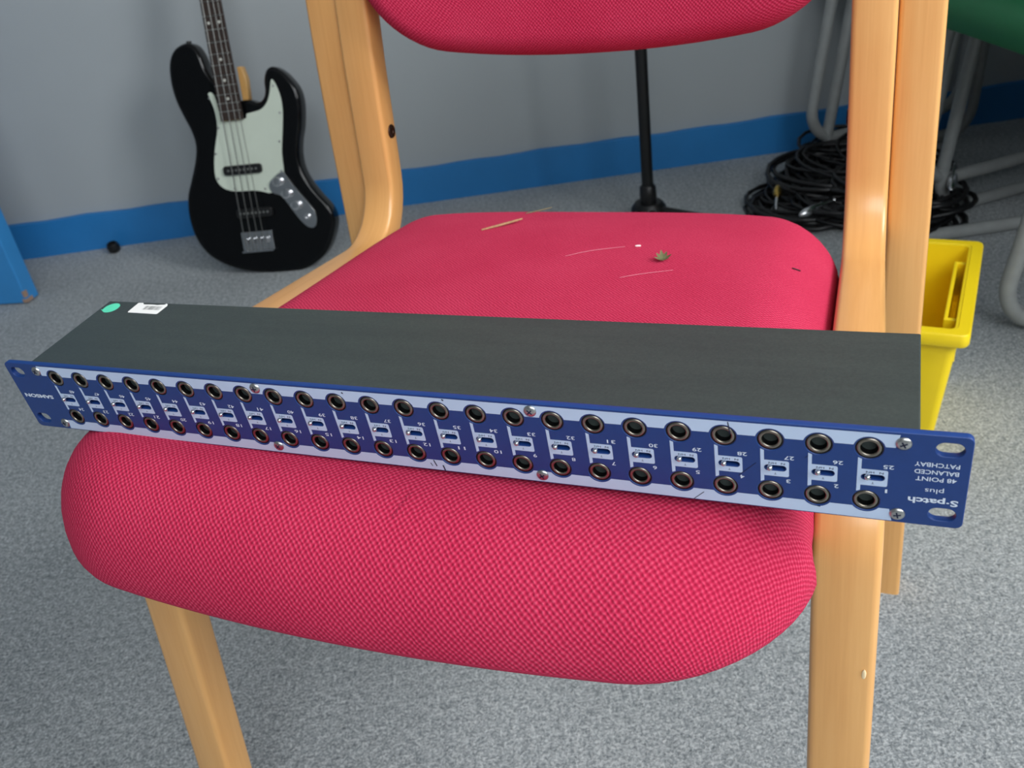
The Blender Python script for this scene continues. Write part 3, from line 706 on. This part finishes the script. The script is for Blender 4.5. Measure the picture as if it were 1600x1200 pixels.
# ------------------------------------------------------------------ stacked green sled-base chairs (local: front at x = 0 facing -x)
def sled_chair(name, loc, rz, label, w=.345):
    c = empty(name, loc, rz)
    tr = .012
    for s in (-1, 1):
        y = s*w/2
        pts = fillet([(.42, y, .30), (.40, y, tr), (.0, y, tr), (.065, y, .405), (.40, y, .385), (.50, y, .80)], [.06, .065, .05, .05], 9)
        bm = bmesh.new(); add_tube(bm, pts, tr, 12); bm_obj('side_frame', bm, M['greytube'], c, 60)
    bm = bmesh.new(); add_tube(bm, [(.10, -w/2, .395), (.10, w/2, .395)], .010, 10); bm_obj('cross_tube', bm, M['greytube'], c, 60)
    bm = bmesh.new(); add_tube(bm, [(.38, -w/2, .376), (.38, w/2, .376)], .010, 10); bm_obj('cross_tube', bm, M['greytube'], c, 60)
    # moulded seat shell with rolled front lip
    bm = bmesh.new(); prof = [(.028, .385), (.018, .405), (.022, .425), (.045, .438), (.12, .437), (.22, .428), (.32, .422), (.39, .425), (.43, .450), (.445, .480)]
    ny = 16; grid = []
    for i, (x, z) in enumerate(prof):
        row = []
        for k in range(ny+1):
            q = -1+2*k/ny; hw = .212*(1-.10*max(0, (.05-x)/.05))
            cx = x+.035*max(0, abs(q)-.72)**2/.08*(1 if x < .1 else 0); cz = z-.030*abs(q)**6+.004
            row.append(bm.verts.new((cx, q*hw, cz)))
        grid.append(row)
    for a, b in zip(grid, grid[1:]):
        for k in range(ny): bm.faces.new((a[k], a[k+1], b[k+1], b[k]))
    bmesh.ops.recalc_face_normals(bm, faces=bm.faces); bmesh.ops.solidify(bm, geom=bm.faces[:], thickness=.004); bm_obj('seat_shell', bm, M['green'], c, 50)
    bm = bmesh.new(); grid = []
    for i in range(9):
        s = i/8; z = .52+.30*s; row = []
        for k in range(ny+1):
            q = -1+2*k/ny; hw = .20*(1-.12*s**3); row.append(bm.verts.new((.430+.075*s+.02*(1-q*q), q*hw, z-.02*abs(q)**5*(1 if s > .5 else -1))))
        grid.append(row)
    for a, b in zip(grid, grid[1:]):
        for k in range(ny): bm.faces.new((a[k], a[k+1], b[k+1], b[k]))
    bmesh.ops.recalc_face_normals(bm, faces=bm.faces); bmesh.ops.solidify(bm, geom=bm.faces[:], thickness=.004); bm_obj('back_shell', bm, M['green'], c, 50)
    return tag(c, label, 'chair')
sled_chair('sled_chair', (.722, 1.305, 0), 0, 'green plastic sled base chair with an added shade block on it beside the yellow bin')
sled_chair('sled_chair', (.800, 1.745, 0), math.radians(15), 'green plastic sled base chair by the skirting behind the cable heap, lower of two')
sled_chair('sled_chair', (.760, 1.735, .062), math.radians(15), 'green plastic sled base chair stacked on top of another by the skirting')

# unseen amplifier and case shapes, added on the chairs to shade the rear corner
def case(name, loc, rz, dims, label, cat, mat, amp):
    e = empty(name, loc, rz); dx, dy, dz = dims
    box('cabinet', (-dx/2, -dy/2, 0), (dx/2, dy/2, dz), mat, e, bev=.008)
    for sx in (-1, 1):
        for sy in (-1, 1): box('corner_cap', (sx*dx/2-.014, sy*dy/2-.014, dz-.025), (sx*dx/2+.014, sy*dy/2+.014, dz+.003), M['standblack'], e, bev=.004)
    if amp:
        box('speaker_grille', (-dx/2-.006, -dy/2+.03, .03), (-dx/2-.0005, dy/2-.03, dz-.10), M['cabinet'], e, bev=.002)
        for k in range(5):
            bm = bmesh.new(); add_lathe(bm, [(.010, 0), (.009, .014), (.0001, .015)], 16, Matrix.Translation((-dx/2, -.13+.065*k, dz-.05)) @ Matrix.Rotation(-PI/2, 4, 'Y')); bm_obj('control_knob', bm, M['chrome'], e, 40)
    bm = bmesh.new(); add_tube(bm, fillet([(0, -.09, dz-.002), (0, -.08, dz+.03), (0, .08, dz+.03), (0, .09, dz-.002)], .012, 4), .007, 8); bm_obj('carry_handle', bm, M['standblack'], e, 60)
    return tag(e, label, cat)
case('added_shade_amplifier', (.955, 1.305, .4465), 0, (.30, .40, .42), 'black amplifier shaped block added on the green chair to shade the rear corner', 'amplifier', M['standblack'], True)
ca = math.radians(15)
case('added_shade_case', (.760+.255*math.cos(ca), 1.735+.255*math.sin(ca), .5085), ca, (.33, .38, .30), 'black case shaped block added on the stacked green chairs to shade the wall', 'case', M['standblack'], False)

# ------------------------------------------------------------------ heap of coiled black cables
def coil(cx, cy, z0, rad, loops, label, seed, squash=.85, rot=0, r=.0036, spread=.03, tilt=(0, 0), hgt=.05):
    rnd = random.Random(seed); pts = []; nseg = 18
    ph = rnd.random()*6
    for i in range(loops*nseg+1):
        t_ = i/nseg; k = int(t_); a = 2*PI*t_+ph
        rr = rad+spread*math.sin(t_*2.3+seed)+.4*spread*math.sin(a*2+seed+k)
        x = rr*math.cos(a); y = rr*squash*math.sin(a)
        x, y = x*math.cos(rot)-y*math.sin(rot), x*math.sin(rot)+y*math.cos(rot)
        z = z0+hgt*(.5+.5*math.sin(t_*1.7+seed*1.3+.5*math.sin(a+seed)))+tilt[0]*x+tilt[1]*y
        pts.append(Vector((cx+x, cy+y, max(r+.0005, z))))
    o = Vector((cx, cy, 0)); bm = bmesh.new(); add_tube(bm, [p-o for p in pts], r, 6)
    ob = bm_obj('cable_coil', bm, M['rubber'], None, 70); ob.location = o
    return tag(ob, label, 'cable', 'coiled black cables heaped on the carpet')
LB = 'coiled black audio cable in the heap on the carpet behind the chair'
specs = [(.66, 1.74, .0, .105, 9, .035), (.74, 1.70, .0, .105, 9, .05), (.63, 1.69, .0, .085, 7, .03), (.84, 1.83, .0, .100, 10, .07), (.84, 1.72, .0, .085, 9, .07),
         (.71, 1.78, .03, .115, 8, .06), (.77, 1.79, .06, .105, 9, .06), (.77, 1.60, .0, .095, 9, .06), (.84, 1.58, .0, .060, 9, .07), (.70, 1.65, .02, .085, 8, .05), (.87, 1.86, .05, .075, 8, .06),
         (.79, 1.68, .06, .09, 9, .06), (.84, 1.80, .07, .08, 8, .07), (.76, 1.83, .01, .09, 8, .04), (.78, 1.53, .0, .055, 7, .05), (.80, 1.92, .06, .075, 8, .06)]
for i, (cx, cy, z0, rad, lp, hg) in enumerate(specs): coil(cx, cy, z0*.45, rad, lp, LB, i+2, .85, i*.9, .0038+.0006*(i % 3), .022, (0, 0), hg*.75)
# plugs lying on the heap
def plug(loc, dirv, label, mat_sleeve, L=.045):
    e = empty('jack_plug', loc); q = Vector(dirv).to_track_quat('Z', 'Y'); e.rotation_euler = q.to_euler()
    bm = bmesh.new(); add_lathe(bm, [(.003, -.012), (.0055, -.008), (.0085, 0), (.0088, L*.7), (.0075, L*.75), (.0075, L)], 16); bm_obj('barrel', bm, mat_sleeve, e, 40)
    bm = bmesh.new(); add_lathe(bm, [(.0032, L), (.0032, L+.024), (.0022, L+.026), (.0030, L+.028), (.0012, L+.033), (.0001, L+.033)], 14); bm_obj('tip', bm, M['chrome'], e, 40)
    return tag(e, label, 'plug')
plug((.862, 1.552, .070), (.35, .6, .35), 'silver jack plug poking from the cable heap beside the chair upright', M['chrome'], .028)
plug((.605, 1.600, .040), (.8, .25, .12), 'silver jack plug lying low on the cable heap behind the seat', M['chrome'], .040)
plug((.585, 1.700, .055), (-.2, -.5, -.3), 'small gold tipped jack plug in the cable heap near the skirting', M['gold'], .016)
bm = bmesh.new(); o = Vector((.80, 1.535, 0)); pts = spline([(.836, 1.52, .44), (.826, 1.52, .403), (.811, 1.52, .345), (.796, 1.525, .274), (.788, 1.53, .21), (.79, 1.56, .12), (.82, 1.60, .075)], 6)
add_tube(bm, [p-o for p in pts], .0036, 8); ob = bm_obj('hanging_cable', bm, M['rubber'], None, 60); ob.location = o
tag(ob, 'thin black cable hanging from the green chair down to the heap', 'cable')

# ------------------------------------------------------------------ unseen cabinet added to keep window light off the corner behind the chairs
cab = empty('added_shade_cabinet', (1.46, .90, 0)); tag(cab, 'tall dark grey cabinet added by the side wall to shade the rear corner', 'cabinet')
box('carcass', (-.50, -.18, .0), (.42, .16, 1.40), M['cabinet'], cab, bev=.004)
for k in (0, 1):
    dr = box('door', (-.495+k*.455, -.196, .06), (-.045+k*.455, -.1805, 1.38), M['cabinet'], cab, bev=.003)
    box('handle', (-.085+k*.07, -.212, .70), (-.073+k*.07, -.1965, .85), M['chrome'], dr, bev=.003)
# ------------------------------------------------------------------ small black cap on the carpet by the skirting
bm = bmesh.new(); add_lathe(bm, [(.0001, 0), (.012, 0), (.0145, .003), (.015, .012), (.0125, .020), (.009, .022), (.0085, .016), (.0001, .015)], 18, Matrix.Rotation(.25, 4, 'X'))
cp = bm_obj('rubber_cap', bm, M['blackplastic'], None, 40); cp.location = (-.897, 2.085, .003); tag(cp, 'small black rubber cap lying by the blue skirting', 'cap')
